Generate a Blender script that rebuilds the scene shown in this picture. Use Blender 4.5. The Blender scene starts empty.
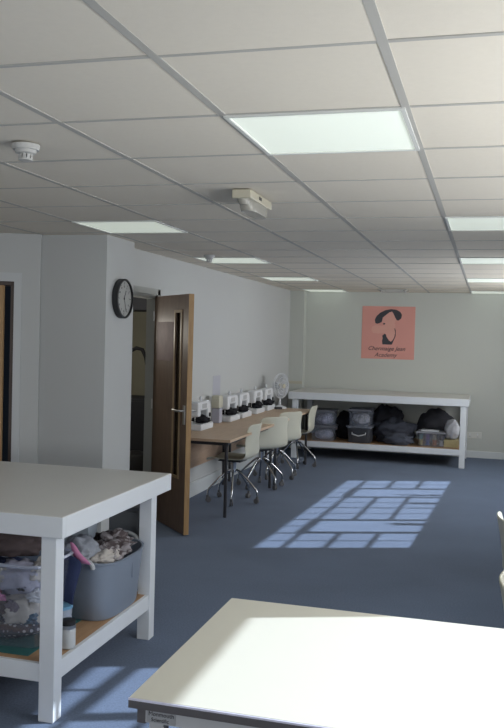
import bpy, bmesh, math, random
from mathutils import Vector, Matrix, noise
random.seed(7)
COL = bpy.context.scene.collection
PI = math.pi
CH = 2.402          # ceiling height

# ------------------------------------------------------------------ materials
def mat(name, col, rough=.6, metal=0.0, nscale=0, namt=0.0, bump=0.0, bscale=60, spec=.4, emit=None, estr=0):
    m = bpy.data.materials.new(name); m.use_nodes = True
    nt = m.node_tree; b = nt.nodes['Principled BSDF']
    b.inputs['Roughness'].default_value = rough
    b.inputs['Metallic'].default_value = metal
    b.inputs['Specular IOR Level'].default_value = spec
    b.inputs['Base Color'].default_value = (*col, 1)
    tc = nt.nodes.new('ShaderNodeTexCoord')
    if namt:
        n = nt.nodes.new('ShaderNodeTexNoise'); n.inputs['Scale'].default_value = nscale; n.inputs['Detail'].default_value = 4
        nt.links.new(tc.outputs['Object'], n.inputs['Vector'])
        r = nt.nodes.new('ShaderNodeMix'); r.data_type = 'RGBA'
        r.inputs[6].default_value = (*[c*(1-namt) for c in col], 1)
        r.inputs[7].default_value = (*[min(1, c*(1+namt)) for c in col], 1)
        nt.links.new(n.outputs['Fac'], r.inputs[0]); nt.links.new(r.outputs[2], b.inputs['Base Color'])
    if bump:
        n2 = nt.nodes.new('ShaderNodeTexNoise'); n2.inputs['Scale'].default_value = bscale; n2.inputs['Detail'].default_value = 5
        nt.links.new(tc.outputs['Object'], n2.inputs['Vector'])
        bp = nt.nodes.new('ShaderNodeBump'); bp.inputs['Strength'].default_value = bump; bp.inputs['Distance'].default_value = .004
        nt.links.new(n2.outputs['Fac'], bp.inputs['Height']); nt.links.new(bp.outputs['Normal'], b.inputs['Normal'])
    if emit:
        b.inputs['Emission Color'].default_value = (*emit, 1); b.inputs['Emission Strength'].default_value = estr
    return m

def wood(name, c1, c2, axis='x', scale=6, rough=.45):
    m = mat(name, c1, rough); nt = m.node_tree; b = nt.nodes['Principled BSDF']
    tc = nt.nodes.new('ShaderNodeTexCoord'); mp = nt.nodes.new('ShaderNodeMapping')
    s = {'x': (1, 12, 12), 'y': (12, 1, 12), 'z': (12, 12, 1)}[axis]
    mp.inputs['Scale'].default_value = s
    n = nt.nodes.new('ShaderNodeTexNoise'); n.inputs['Scale'].default_value = scale; n.inputs['Detail'].default_value = 6; n.inputs['Distortion'].default_value = .6
    r = nt.nodes.new('ShaderNodeValToRGB')
    r.color_ramp.elements[0].color = (*c1, 1); r.color_ramp.elements[0].position = .3
    r.color_ramp.elements[1].color = (*c2, 1); r.color_ramp.elements[1].position = .7
    nt.links.new(tc.outputs['Object'], mp.inputs['Vector']); nt.links.new(mp.outputs['Vector'], n.inputs['Vector'])
    nt.links.new(n.outputs['Fac'], r.inputs['Fac']); nt.links.new(r.outputs['Color'], b.inputs['Base Color'])
    return m

def clear(name, tint=(.9, .93, .97), fac=.12, rough=.1, haze=0.0):
    """thin transparent sheet: mostly see-through, a little gloss, a little milky haze"""
    m = bpy.data.materials.new(name); m.use_nodes = True; nt = m.node_tree; nt.nodes.clear()
    o = nt.nodes.new('ShaderNodeOutputMaterial'); t = nt.nodes.new('ShaderNodeBsdfTransparent'); g = nt.nodes.new('ShaderNodeBsdfGlossy')
    d = nt.nodes.new('ShaderNodeBsdfDiffuse'); m1 = nt.nodes.new('ShaderNodeMixShader'); m2 = nt.nodes.new('ShaderNodeMixShader')
    t.inputs['Color'].default_value = (*tint, 1); g.inputs['Roughness'].default_value = rough; d.inputs['Color'].default_value = (.6, .64, .74, 1)
    m1.inputs[0].default_value = fac; m2.inputs[0].default_value = haze
    nt.links.new(t.outputs[0], m1.inputs[1]); nt.links.new(g.outputs[0], m1.inputs[2])
    nt.links.new(m1.outputs[0], m2.inputs[1]); nt.links.new(d.outputs[0], m2.inputs[2]); nt.links.new(m2.outputs[0], o.inputs['Surface'])
    return m

def carpet():
    m = mat('carpet', (.1, .12, .17), .9, spec=.3); nt = m.node_tree; b = nt.nodes['Principled BSDF']
    b.inputs['Sheen Weight'].default_value = .06; b.inputs['Sheen Roughness'].default_value = .6; b.inputs['Sheen Tint'].default_value = (1, .93, .84, 1)
    tc = nt.nodes.new('ShaderNodeTexCoord')
    n = nt.nodes.new('ShaderNodeTexNoise'); n.inputs['Scale'].default_value = 90; n.inputs['Detail'].default_value = 6; n.inputs['Roughness'].default_value = .8
    n2 = nt.nodes.new('ShaderNodeTexNoise'); n2.inputs['Scale'].default_value = 1.3; n2.inputs['Detail'].default_value = 3
    r = nt.nodes.new('ShaderNodeValToRGB')
    r.color_ramp.elements[0].color = (*CARPET_A, 1); r.color_ramp.elements[0].position = .3
    r.color_ramp.elements[1].color = (*CARPET_B, 1); r.color_ramp.elements[1].position = .75
    ad = nt.nodes.new('ShaderNodeMath'); ad.operation = 'ADD'
    ml = nt.nodes.new('ShaderNodeMath'); ml.operation = 'MULTIPLY'; ml.inputs[1].default_value = .35
    sb = nt.nodes.new('ShaderNodeMath'); sb.operation = 'SUBTRACT'; sb.inputs[1].default_value = .17
    nt.links.new(tc.outputs['Object'], n.inputs['Vector']); nt.links.new(tc.outputs['Object'], n2.inputs['Vector'])
    nt.links.new(n2.outputs['Fac'], ml.inputs[0]); nt.links.new(ml.outputs[0], sb.inputs[0])
    nt.links.new(n.outputs['Fac'], ad.inputs[0]); nt.links.new(sb.outputs[0], ad.inputs[1])
    nt.links.new(ad.outputs[0], r.inputs['Fac']); nt.links.new(r.outputs['Color'], b.inputs['Base Color'])
    bp = nt.nodes.new('ShaderNodeBump'); bp.inputs['Strength'].default_value = .4; bp.inputs['Distance'].default_value = .004
    nt.links.new(n.outputs['Fac'], bp.inputs['Height']); nt.links.new(bp.outputs['Normal'], b.inputs['Normal'])
    return m

CARPET_A = (.076, .106, .165); CARPET_B = (.146, .2, .305)
M = dict(
    wall=mat('painted_wall', (.50, .51, .505), .85, nscale=1.5, namt=.025, bump=.06, bscale=180, spec=.2),
    wall_yellow=mat('painted_wall_rear', (.515, .53, .495), .85, nscale=1.2, namt=.03, bump=.06, bscale=180, spec=.2),
    tile=mat('ceiling_tile', (.74, .69, .60), .95, nscale=45, namt=.03, bump=.12, bscale=220, spec=.1),
    tbar=mat('ceiling_grid', (.46, .45, .42), .7, spec=.2),
    trim=mat('white_gloss_trim', (.62, .65, .66), .4, nscale=3, namt=.02),
    bench=mat('white_bench_paint', (.66, .69, .72), .45, nscale=5, namt=.03),
    benchtop=mat('white_bench_top', (.62, .62, .60), .4, nscale=2.5, namt=.03),
    labtop=mat('cream_laminate', (.59, .575, .495), .45, nscale=3, namt=.015),
    darkedge=mat('dark_edge_trim', (.085, .08, .085), .5, nscale=30, namt=.1),
    whiteedge=mat('pale_edge_trim', (.6, .6, .72), .4, nscale=60, namt=.2),
    railgrey=mat('grey_rail', (.2, .205, .21), .5, nscale=12, namt=.05),
    legray=mat('light_grey_metal', (.42, .43, .44), .45, nscale=20, namt=.04),
    plate=mat('plate_grey', (.3, .31, .32), .4, nscale=30, namt=.03),
    ink=mat('dark_print', (.05, .05, .06), .6, nscale=30, namt=.05),
    shelfwood=wood('shelf_ply', (.36, .21, .11), (.46, .29, .16), 'y', 5),
    deskwood=wood('desk_beech', (.47, .34, .23), (.56, .41, .29), 'y', 4),
    panelwood=wood('panel_beech', (.42, .29, .2), (.48, .34, .24), 'y', 4),
    doorwood=wood('door_veneer', (.15, .10, .078), (.20, .14, .108), 'z', 5, .5),
    dooredge=wood('door_edge_oak', (.34, .2, .09), (.44, .28, .13), 'z', 6),
    beading=wood('glazing_bead_oak', (.30, .21, .12), (.38, .27, .16), 'z', 6),
    frame_grey=mat('grey_door_frame', (.33, .34, .325), .5, nscale=8, namt=.03),
    steel=mat('brushed_steel', (.6, .6, .6), .3, 1.0, nscale=60, namt=.05),
    chrome=mat('chrome', (.5, .51, .53), .15, 1.0, nscale=80, namt=.02),
    blackmetal=mat('black_metal', (.03, .03, .035), .4, nscale=30, namt=.1),
    blackplastic=mat('black_plastic', (.02, .02, .022), .5, nscale=30, namt=.1),
    greyplastic=mat('grey_castor', (.11, .11, .115), .5, nscale=30, namt=.1),
    shell=mat('cream_shell', (.52, .51, .42), .4, nscale=6, namt=.02),
    white=mat('white_plastic', (.66, .68, .71), .35, nscale=8, namt=.02),
    cream=mat('cream_plastic', (.5, .47, .37), .4, nscale=8, namt=.02),
    lens=mat('frosted_lens', (.33, .32, .28), .25, nscale=8, namt=.05),
    light=mat('light_diffuser', (.8, .85, .8), .6, emit=(.80, .875, .74), estr=.40, nscale=90, namt=.02),
    lightframe=mat('light_frame', (.7, .71, .68), .5, nscale=8, namt=.02),
    clockface=mat('clock_face', (.33, .335, .32), .4, nscale=5, namt=.03),
    pink=mat('poster_pink', (.66, .31, .265), .6, nscale=4, namt=.03),
    skin=mat('poster_skin', (.69, .36, .30), .6, nscale=4, namt=.03),
    lilac=mat('lilac_paper', (.42, .42, .47), .7, nscale=6, namt=.06),
    doorpink=mat('faded_pink_paper', (.23, .16, .165), .7, nscale=9, namt=.35),
    basket=mat('grey_blue_plastic', (.2, .235, .29), .45, nscale=4, namt=.03),
    clearbin=clear('clear_plastic', haze=.07),
    glass=clear('window_glass', (.97, .98, 1), .05, .02),
    olive=mat('olive_wall', (.3, .29, .23), .85, nscale=3, namt=.1),
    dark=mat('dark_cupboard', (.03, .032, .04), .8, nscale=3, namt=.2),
    darkfloor=mat('dark_hall_floor', (.04, .045, .06), .9, nscale=60, namt=.2),
    hose=mat('black_hose', (.015, .015, .017), .95, spec=.1, nscale=60, namt=.2),
    greenmat=mat('green_cutting_mat', (.03, .13, .13), .6, nscale=15, namt=.2),
    concrete=mat('outside_paving', (.3, .3, .29), .9, nscale=6, namt=.1),
)
def cloth_mat(name, col, v=.25, sc=14, col2=None):
    m = mat(name, col, .9, nscale=sc, namt=v, bump=.5, bscale=30, spec=.15)
    if col2:
        nt = m.node_tree
        for n in nt.nodes:
            if n.type == 'MIX': n.inputs[7].default_value = (*col2, 1); n.inputs[6].default_value = (*col, 1)
            if n.type == 'TEX_NOISE' and n.inputs['Scale'].default_value == sc: n.inputs['Distortion'].default_value = 2
        mix = [n for n in nt.nodes if n.type == 'MIX'][0]; src = mix.inputs[0].links[0].from_node
        r = nt.nodes.new('ShaderNodeValToRGB'); r.color_ramp.elements[0].position = .44; r.color_ramp.elements[1].position = .54
        nt.links.new(src.outputs['Fac'], r.inputs['Fac']); nt.links.new(r.outputs['Color'], mix.inputs[0])
    return m

# ------------------------------------------------------------------ mesh builder
class MB:
    def __init__(s): s.bm = bmesh.new(); s.mi = 0
    def m(s, i): s.mi = i; return s
    def _f(s, vs):
        try:
            f = s.bm.faces.new(vs); f.material_index = s.mi; return f
        except ValueError: return None
    def box(s, a, b, T=None, bev=0):
        x0, y0, z0 = [min(p, q) for p, q in zip(a, b)]; x1, y1, z1 = [max(p, q) for p, q in zip(a, b)]
        if bev:
            t = bmesh.new(); bmesh.ops.create_cube(t, size=1)
            for v in t.verts: v.co = Vector(((x0+x1)/2+v.co.x*(x1-x0), (y0+y1)/2+v.co.y*(y1-y0), (z0+z1)/2+v.co.z*(z1-z0)))
            bmesh.ops.bevel(t, geom=t.edges[:], offset=bev, segments=2, affect='EDGES', profile=.5)
            mp = {v: s.bm.verts.new(T @ v.co if T else v.co) for v in t.verts}
            for f in t.faces: s._f([mp[v] for v in f.verts])
            t.free(); return s
        c = [(x0, y0, z0), (x1, y0, z0), (x1, y1, z0), (x0, y1, z0), (x0, y0, z1), (x1, y0, z1), (x1, y1, z1), (x0, y1, z1)]
        v = [s.bm.verts.new(T @ Vector(p) if T else p) for p in c]
        for f in ((3, 2, 1, 0), (4, 5, 6, 7), (0, 1, 5, 4), (1, 2, 6, 5), (2, 3, 7, 6), (3, 0, 4, 7)): s._f([v[i] for i in f])
        return s
    def tube(s, pts, r, n=10, closed=False, cap=True):
        pts = [Vector(p) for p in pts]; rs = r if isinstance(r, (list, tuple)) else [r]*len(pts)
        rings = []; up = Vector((0, 0, 1)); prev = None
        for i, p in enumerate(pts):
            if closed: d = pts[(i+1) % len(pts)]-pts[i-1]
            else: d = pts[min(i+1, len(pts)-1)]-pts[max(i-1, 0)]
            d.normalize()
            if prev is None:
                a = d.cross(up)
                if a.length < .1: a = d.cross(Vector((1, 0, 0)))
            else: a = prev - d*prev.dot(d)
            a.normalize(); prev = a; b = d.cross(a)
            rings.append([s.bm.verts.new(p+(a*math.cos(2*PI*k/n)+b*math.sin(2*PI*k/n))*rs[i]) for k in range(n)])
        L = len(rings)
        for i in range(L if closed else L-1):
            A, B = rings[i], rings[(i+1) % L]
            for k in range(n): s._f([A[k], A[(k+1) % n], B[(k+1) % n], B[k]])
        if cap and not closed: s._f(rings[0][::-1]); s._f(rings[-1])
        return s
    def lathe(s, prof, c=(0, 0, 0), n=24, T=None, sx=1, sy=1, p=2):
        """prof = [(r,z)]; p>2 makes a rounded-rectangle section"""
        rings = []
        for r, z in prof:
            ring = []
            for k in range(n):
                a = 2*PI*k/n; ca, sa = math.cos(a), math.sin(a)
                q = (abs(ca)**p+abs(sa)**p)**(-1/p) if p != 2 else 1
                v = Vector((c[0]+ca*q*r*sx, c[1]+sa*q*r*sy, c[2]+z)); ring.append(s.bm.verts.new(T @ v if T else v))
            rings.append(ring)
        for A, B in zip(rings, rings[1:]):
            for k in range(n): s._f([A[k], A[(k+1) % n], B[(k+1) % n], B[k]])
        if prof[0][0] > 1e-6: s._f(rings[0][::-1])
        if prof[-1][0] > 1e-6: s._f(rings[-1])
        return s
    def poly(s, pts, n, th=.001):
        """flat polygon pts (3D) extruded along n by th"""
        n = Vector(n)*th; A = [s.bm.verts.new(Vector(p)) for p in pts]; B = [s.bm.verts.new(Vector(p)+n) for p in pts]
        s._f(B); s._f(A[::-1])
        for i in range(len(A)): s._f([A[i], A[(i+1) % len(A)], B[(i+1) % len(A)], B[i]])
        return s
    def build(s, name, mats, parent=None, smooth=False, loc=(0, 0, 0), rz=0, bevel=0):
        bmesh.ops.recalc_face_normals(s.bm, faces=s.bm.faces)
        me = bpy.data.meshes.new(name); s.bm.to_mesh(me); s.bm.free()
        for m_ in (mats if isinstance(mats, (list, tuple)) else [mats]): me.materials.append(m_)
        if smooth:
            for p in me.polygons: p.use_smooth = True
            if hasattr(me, 'set_sharp_from_angle'): me.set_sharp_from_angle(angle=math.radians(40))
        o = bpy.data.objects.new(name, me); COL.objects.link(o); o.location = loc; o.rotation_euler = (0, 0, rz)
        if parent: o.parent = parent
        if bevel:
            b = o.modifiers.new('bevel', 'BEVEL'); b.width = bevel; b.segments = 2; b.limit_method = 'ANGLE'; b.angle_limit = math.radians(50)
        return o

def tag(o, label=None, cat=None, group=None, kind=None):
    if label: o['label'] = label
    if cat: o['category'] = cat
    if group: o['group'] = group
    if kind: o['kind'] = kind
    return o
def thing(name, label, cat, loc=(0, 0, 0), rz=0, group=None):
    o = bpy.data.objects.new(name, None); COL.objects.link(o); o.location = loc; o.rotation_euler = (0, 0, rz); o.empty_display_size = .1
    return tag(o, label, cat, group)
def struct(o): o['kind'] = 'structure'; return o
def dup(root, loc, rz, label):
    def cp(o, par):
        c = o.copy(); COL.objects.link(c)
        if par: c.parent = par
        for ch in [x for x in list(COL.objects) if x.parent == o]: cp(ch, c)
        return c
    r = cp(root, None); r.location = loc; r.rotation_euler = (0, 0, rz); r['label'] = label
    return r
def text_mesh(name, body, size, T, m, parent, italic=0.0, align='CENTER', extr=.0008):
    cu = bpy.data.curves.new(name+'_curve', 'FONT'); cu.body = body; cu.size = size; cu.align_x = align; cu.extrude = extr; cu.shear = italic; cu.resolution_u = 3
    to = bpy.data.objects.new(name+'_tmp', cu); COL.objects.link(to)
    dg = bpy.context.evaluated_depsgraph_get(); dg.update()
    me = bpy.data.meshes.new_from_object(to.evaluated_get(dg)); me.name = name
    bpy.data.objects.remove(to); bpy.data.curves.remove(cu)
    me.transform(T); me.materials.clear(); me.materials.append(m)
    o = bpy.data.objects.new(name, me); COL.objects.link(o)
    if parent: o.parent = parent
    return o
def rag(name, m, parent, loc, size, seed, rough=.55, freq=2.2, sub=4, rz=0, tag_=None):
    """a crumpled piece of cloth: folded, ridged surface"""
    bm = bmesh.new(); bmesh.ops.create_icosphere(bm, subdivisions=sub, radius=1)
    off = Vector((seed*7.3, seed*3.1, seed*1.7))
    for v in bm.verts:
        p = v.co.copy()
        n1 = noise.noise(p*freq+off); n2 = noise.noise(p*freq*2.3+off*2); n3 = abs(noise.noise(p*freq*1.4-off))
        d = 1+rough*(n1*.7+n2*.35)-rough*.9*max(0, .25-n3)
        q = p*d
        zf = -.8 if q.z < -.8 else q.z
        v.co = Vector((q.x*size[0], q.y*size[1], (zf+.8)*size[2]))
    me = bpy.data.meshes.new(name); bm.to_mesh(me); bm.free(); me.materials.append(m)
    for p in me.polygons: p.use_smooth = True
    o = bpy.data.objects.new(name, me); COL.objects.link(o); o.location = loc; o.rotation_euler = (0, 0, rz)
    if parent: o.parent = parent
    return o

# ------------------------------------------------------------------ setting
XL, XR, YB, YN = -2.94, 1.22, 12.92, -2.6
XE = 1.75            # how far floor and ceiling reach on the window side
WR = Matrix.Translation((XR, 7.72, 0)) @ Matrix.Rotation(-.05, 4, 'Z') @ Matrix.Translation((-XR, -7.72, 0))   # the window wall runs slightly out of square
def wall_with_holes(name, axis, pos, th, a0, a1, holes, m, z1=CH+.05):
    """wall in plane axis=pos (thickness th outward), spanning a0..a1, holes = [(h0,h1,z0,z1)]"""
    b = MB()
    cuts = sorted({a0, a1, *[h[0] for h in holes], *[h[1] for h in holes]})
    for s, e in zip(cuts, cuts[1:]):
        hs = sorted([h for h in holes if h[0] <= s+1e-6 and h[1] >= e-1e-6], key=lambda h: h[2])
        z = 0
        segs = []
        for h in hs:
            if h[2] > z: segs.append((z, h[2]))
            z = h[3]
        segs.append((z, z1))
        for zz0, zz1 in segs:
            if axis == 'x': b.box((pos, s, zz0), (pos+th, e, zz1))
            else: b.box((s, pos, zz0), (e, pos+th, zz1))
    bmesh.ops.remove_doubles(b.bm, verts=b.bm.verts, dist=1e-5)
    return struct(b.build(name, m))

struct(MB().box((-6, YN-.2, -.1), (XE, YB+.2, 0)).build('floor', carpet()))

# ceiling: lay-in tiles and exposed grid, one structure mesh
GX, GY = -.8763, 2.1225
LIGHTS = [(0, 1, 'square ceiling light panel nearest the camera, largest in view')]
LIGHTS += [(-3, 5, 'ceiling light panel above the boxed pillar and wall clock'),
           (-3, 9, 'ceiling light panel beside the small ceiling sensor near the open door'),
           (-3, 13, 'ceiling light panel third along the left wall, above the sewing desks'),
           (-3, 17, 'ceiling light panel farthest along the left wall, by the rear corner'),
           (1, 5, 'right-hand ceiling light panel nearest the camera, cut by the frame edge'),
           (1, 9, 'right-hand ceiling light panel second from the camera'),
           (1, 13, 'right-hand ceiling light panel third from the camera'),
           (1, 17, 'right-hand ceiling light panel farthest away, next to the rear wall')]
LC = {(i, j) for i, j, _ in LIGHTS}
b = MB()
for i in range(-9, 5):
    for j in range(-9, 19):
        if (i, j) in LC: continue
        x, y = GX+.6*i, GY+.6*j
        x0, x1 = max(x, -6), min(x+.6, XE); y0, y1 = max(y, YN-.1), min(y+.6, YB+.1)
        if x1 <= x0 or y1 <= y0: continue
        dz = random.uniform(0, .0025)
        b.m(0).box((x0+.004, y0+.004, CH+.003+dz), (x1-.004, y1-.004, CH+.02))
b.m(1)
for i in range(-9, 5):
    x = GX+.6*i
    if x < XE: b.box((x-.013, YN, CH+.002), (x+.013, YB, CH+.016))
for j in range(-8, 19):
    y = GY+.6*j
    if y < YB: b.box((-6, y-.008, CH+.0022), (XE, y+.009, CH+.014))
b.m(0).box((-6, YN-.2, CH+.05), (XE, YB+.2, CH+.12))
struct(b.build('ceiling', [M['tile'], M['tbar']]))

# right wall with the (off-frame) windows the sun comes through
ZS, ZH = 1.16, 2.12
WIN = [(7.71, 11.36), (3.76, 5.13), (1.30, 3.45)]
HEAD = [2.12, 2.12, 2.05]
wr = wall_with_holes('wall_right', 'x', XR, .18, YN-.4, YB+.3, [(a, c, ZS, h) for (a, c), h in zip(WIN, HEAD)], M['wall']); wr.data.transform(WR)
wall_with_holes('wall_back', 'y', YB, .15, -6, XE, [], M['wall_yellow'])
wall_with_holes('wall_near', 'y', YN-.15, .15, -6, XE, [(-3.6, .6, .95, 2.1)], M['wall'])
def window(n, y0, y1, units, ZH):
    t = struct(thing('window_%d' % n, None, None)); t.matrix_world = WR @ Matrix.Translation((XR+.09, 0, 0))
    w = .03
    f = MB(); f.box((0, y0, ZS), (.04, y1, ZS+.045)).box((0, y0, ZH-.045), (.04, y1, ZH))
    f.box((0, y0, ZS), (.04, y0+w, ZH)).box((0, y1-w, ZS), (.04, y1, ZH))
    f.build('window_frame', M['trim'], t)
    H = ZH-ZS; tr = [ZH-H*.205, ZH-H*.43, ZH-H*.655]
    if units:
        U = (y1-y0)/units
        g = MB()
        for k in range(units):
            a = y0+k*U; case = (k % 3 == 1)
            if k: g.box((.005, a-.014, ZS), (.035, a+.014, ZH))
            zt = ZH
            if case:   # side-hung casement: heavier frame, undivided pane under the top light
                for (p, q) in (((.0, a+.02, ZS+.03), (.035, a+.06, tr[0])), ((.0, a+U-.06, ZS+.03), (.035, a+U-.02, tr[0])), ((0, a, tr[0]-.02), (.035, a+U, tr[0]+.02)), ((0, a, ZS+.03), (.035, a+U, ZS+.07))): g.box(p, q)
                g.box((.01, a+U/2-.009, tr[0]), (.03, a+U/2+.009, ZH))
            else:
                g.box((.01, a+U/2-.008, ZS), (.03, a+U/2+.008, ZH))
                for z in tr: g.box((.01, a, z-.010), (.03, a+U, z+.010))
        g.build('glazing_bars', M['trim'], t)
    MB().box((.018, y0+w, ZS+.04), (.021, y1-w, ZH-.04)).build('pane', M['glass'], t)
    MB().box((-.15, y0-.04, ZS-.03), (0, y1+.04, ZS-.002)).build('window_sill', M['trim'], t)
window(1, *WIN[0], 6, HEAD[0])
window(2, *WIN[1], 2, HEAD[1])
window(3, *WIN[2], 0, HEAD[2])
t = struct(thing('window_4', None, None, (0, YN-.08, 0)))  # unseen window added behind the camera to bring in more light
f = MB(); f.box((-3.6, 0, .95), (.6, .05, 1)).box((-3.6, 0, 2.05), (.6, .05, 2.1))
for x in (-3.6, -2.2, -.83, .55): f.box((x, 0, .95), (x+.05, .05, 2.1))
f.build('window_frame', M['trim'], t); MB().box((-3.55, .02, 1), (.55, .023, 2.05)).build('pane', M['glass'], t)

# left side: long wall with doorway, boxed pillar, angled wall with a second doorway
DY0, DY1, DZ = 6.47, 7.31, 2.035
wall_with_holes('wall_left', 'x', XL, -.08, 6.33, YB+.1, [(DY0, DY1, 0, DZ)], M['wall'])
struct(MB().box((-3.30, 5.835, 0), (-2.75, 6.34, CH+.03)).build('wall_pillar', M['wall']))
struct(MB().box((XL-.02, 12.74, 0), (-2.72, YB+.05, CH+.03)).build('wall_rear_pier', M['wall_yellow']))
ang = math.atan2(.116, .28)
TA = Matrix.Translation((-3.275, 5.80, 0)) @ Matrix.Rotation(ang+PI, 4, 'Z')   # local x runs left along the angled wall, local -y... wall body at y<0
b = MB()
b.box((0, -.16, 0), (.19, 0, CH+.03), TA).box((.19, -.16, 2.045), (1.06, 0, CH+.03), TA).box((1.06, -.16, 0), (2.4, 0, CH+.03), TA)
struct(b.build('wall_angled', M['wall']))
ex = TA @ Vector((2.3, 0, 0))
struct(MB().box((ex.x-.12, YN-.1, 0), (ex.x, ex.y+.05, CH+.03)).build('wall_left_near', M['wall']))
# architrave + frame of the angled-wall door
b = MB(); b.box((.135, 0, 0), (.19, .015, 2.11), TA).box((1.06, 0, 0), (1.125, .015, 2.11), TA).box((.19, 0, 2.045), (1.125, .015, 2.11), TA)
struct(b.build('trim_1', mat('architrave_paint', (.54, .56, .57), .5, nscale=3, namt=.02)))
b = MB(); b.box((.19, -.14, 0), (.215, .004, 2.045), TA).box((1.03, -.14, 0), (1.06, .004, 2.045), TA).box((.19, -.14, 2.015), (1.06, .004, 2.045), TA)
struct(b.build('trim_2', wood('dark_jamb', (.05, .035, .03), (.075, .05, .04), 'z')))
d = struct(thing('door_2', None, None))
# this leaf stands slightly open into the room, hinged on its far side
HT = TA @ Matrix.Translation((1.03, 0, 0)) @ Matrix.Rotation(math.radians(180-4), 4, 'Z')
b = MB(); b.m(0).box((0, .0, .01), (.775, -.042, 2.01), HT); b.m(1).box((.775, 0, .01), (.782, -.042, 2.01), HT)
b.build('door_leaf', [M['dooredge'], M['dooredge']], d)
b = MB(); hx = .72
b.tube([HT @ Vector((hx, 0, 1.0)), HT @ Vector((hx, -.095, 1.0)), HT @ Vector((hx-.12, -.095, 1.0))], .01).build('door_handle', M['steel'], d, True)
# rooms beyond the doorways (dark)
b = MB(); b.m(0)
b.box((-4.6, 6.44, 0), (-3.08, 6.40, CH+.03)).box((-4.6, 9.0, 0), (-3.08, 9.04, CH+.03)).box((-4.64, 6.4, 0), (-4.6, 9.04, CH+.03))
struct(b.build('wall_store', M['olive']))
struct(MB().box((-4.6, 6.40, .0), (-3.08, 9.0, .012)).build('floor_store', M['darkfloor']))
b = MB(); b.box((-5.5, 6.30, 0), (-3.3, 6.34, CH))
struct(b.build('wall_hall', M['dark']))  # near-black colour stands in for the dim room behind this door
# door frame of the long wall doorway
b = MB(); b.box((XL-.082, DY0-.002, 0), (XL+.004, DY0+.035, DZ)).box((XL-.082, DY1-.035, 0), (XL+.004, DY1+.002, DZ)).box((XL-.082, DY0, DZ-.035), (XL+.004, DY1, DZ))
b.box((XL, DY0-.05, 0), (XL+.015, DY0, DZ+.05)).box((XL, DY1, 0), (XL+.015, DY1+.055, DZ+.05)).box((XL, DY0-.05, DZ), (XL+.015, DY1+.055, DZ+.055))
struct(b.build('trim_3', M['frame_grey']))

# open door leaf, hinged at the far jamb, swung out into the room
hx0, hy0 = XL+.012, DY1-.02
la = math.atan2(6.70-hy0, -2.385-hx0)
D = Matrix.Translation((hx0, hy0, 0)) @ Matrix.Rotation(la, 4, 'Z')
W = math.hypot(6.70-hy0, -2.385-hx0)
d = struct(thing('door_1', None, None))
b = MB()
vx0, vx1, vz0, vz1 = W-.30, W-.155, .47, 1.88
b.m(0)
b.box((0, -.02, .01), (vx0, .024, 2.02), D).box((vx1, -.02, .01), (W-.008, .024, 2.02), D)
b.box((vx0, -.02, .01), (vx1, .024, vz0), D).box((vx0, -.02, vz1), (vx1, .024, 2.02), D)
b.m(1).box((W-.008, -.02, .01), (W, .024, 2.02), D).box((0, -.0195, 2.019), (W, .0235, 2.021), D)
b.build('door_leaf', [M['doorwood'], M['dooredge']], d)
b = MB()
for s in (-.026, .022):
    b.box((vx0-.012, s, vz0-.012), (vx0+.012, s+.008, vz1+.012), D).box((vx1-.012, s, vz0-.012), (vx1+.012, s+.008, vz1+.012), D)
    b.box((vx0, s, vz0-.012), (vx1, s+.008, vz0+.012), D).box((vx0, s, vz1-.012), (vx1, s+.008, vz1+.012), D)
b.build('glazing_bead', M['beading'], d)
MB().box((vx0, -.003, vz0), (vx1, .003, vz1), D).build('vision_pane', clear('door_glass', (.35, .33, .3), .15, .05), d)
for s in (-1, 1):
    y = -.02 if s < 0 else .024
    b = MB(); b.box((W-.07, y, .93), (W-.028, y+s*.008, 1.09), D, .002); hp_ = b.build('handle_plate', M['steel'], d)
    b = MB(); b.tube([D @ Vector((W-.05, y, 1.045)), D @ Vector((W-.05, y+s*.05, 1.045)), D @ Vector((W-.065, y+s*.06, 1.045)), D @ Vector((W-.165, y+s*.06, 1.045))], .009).build('door_handle', M['steel'], hp_, True)
for z in (.2, 1.0, 1.8):
    MB().tube([D @ Vector((-.006, -.024, z)), D @ Vector((-.006, -.024, z+.09))], .007).build('hinge', M['steel'], d, True)
# poster taped to the door face that looks at the room's near end
p = MB().box((.08, -.0225, 1.45), (.47, -.0205, 1.79), D).build('paper_notice', M['doorpink'])
tag(p, 'faded pink printed notice taped to the open brown door', 'notice')

# skirtings, dado trunking, corner
struct(MB().box((XL, 7.37, 0), (XL+.02, 12.74, .15)).build('baseboard_left', M['trim'], bevel=.004))
struct(MB().box((-2.72, YB-.018, 0), (XR, YB, .10)).build('baseboard_back', M['trim'], bevel=.004))
br = struct(MB().box((XR-.018, YN, 0), (XR, YB-.05, .10)).build('baseboard_right', M['trim'], bevel=.004)); br.data.transform(WR)
struct(MB().box((-2.94, 12.725, .99), (-2.72, 12.74, 1.03)).build('trim_4', M['cream']))

# ------------------------------------------------------------------ ceiling fittings
first = None
for i, j, lab in LIGHTS:
    x, y = GX+.6*i+.3, GY+.6*j+.3
    if first is None:
        t = thing('ceiling_light', lab, 'ceiling light', (x, y, CH), 0, 'recessed ceiling light panels')
        b = MB()
        for (a, c) in (((-.298, -.298, -.004), (.298, -.283, .02)), ((-.298, .283, -.004), (.298, .298, .02)), ((-.298, -.283, -.004), (-.283, .283, .02)), ((.283, -.283, -.004), (.298, .283, .02))): b.box(a, c)
        b.build('light_frame', M['lightframe'], t)
        MB().box((-.283, -.283, .002), (.283, .283, .012)).build('diffuser', M['light'], t)
        first = t
    else: dup(first, (x, y, CH), 0, lab)

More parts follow.
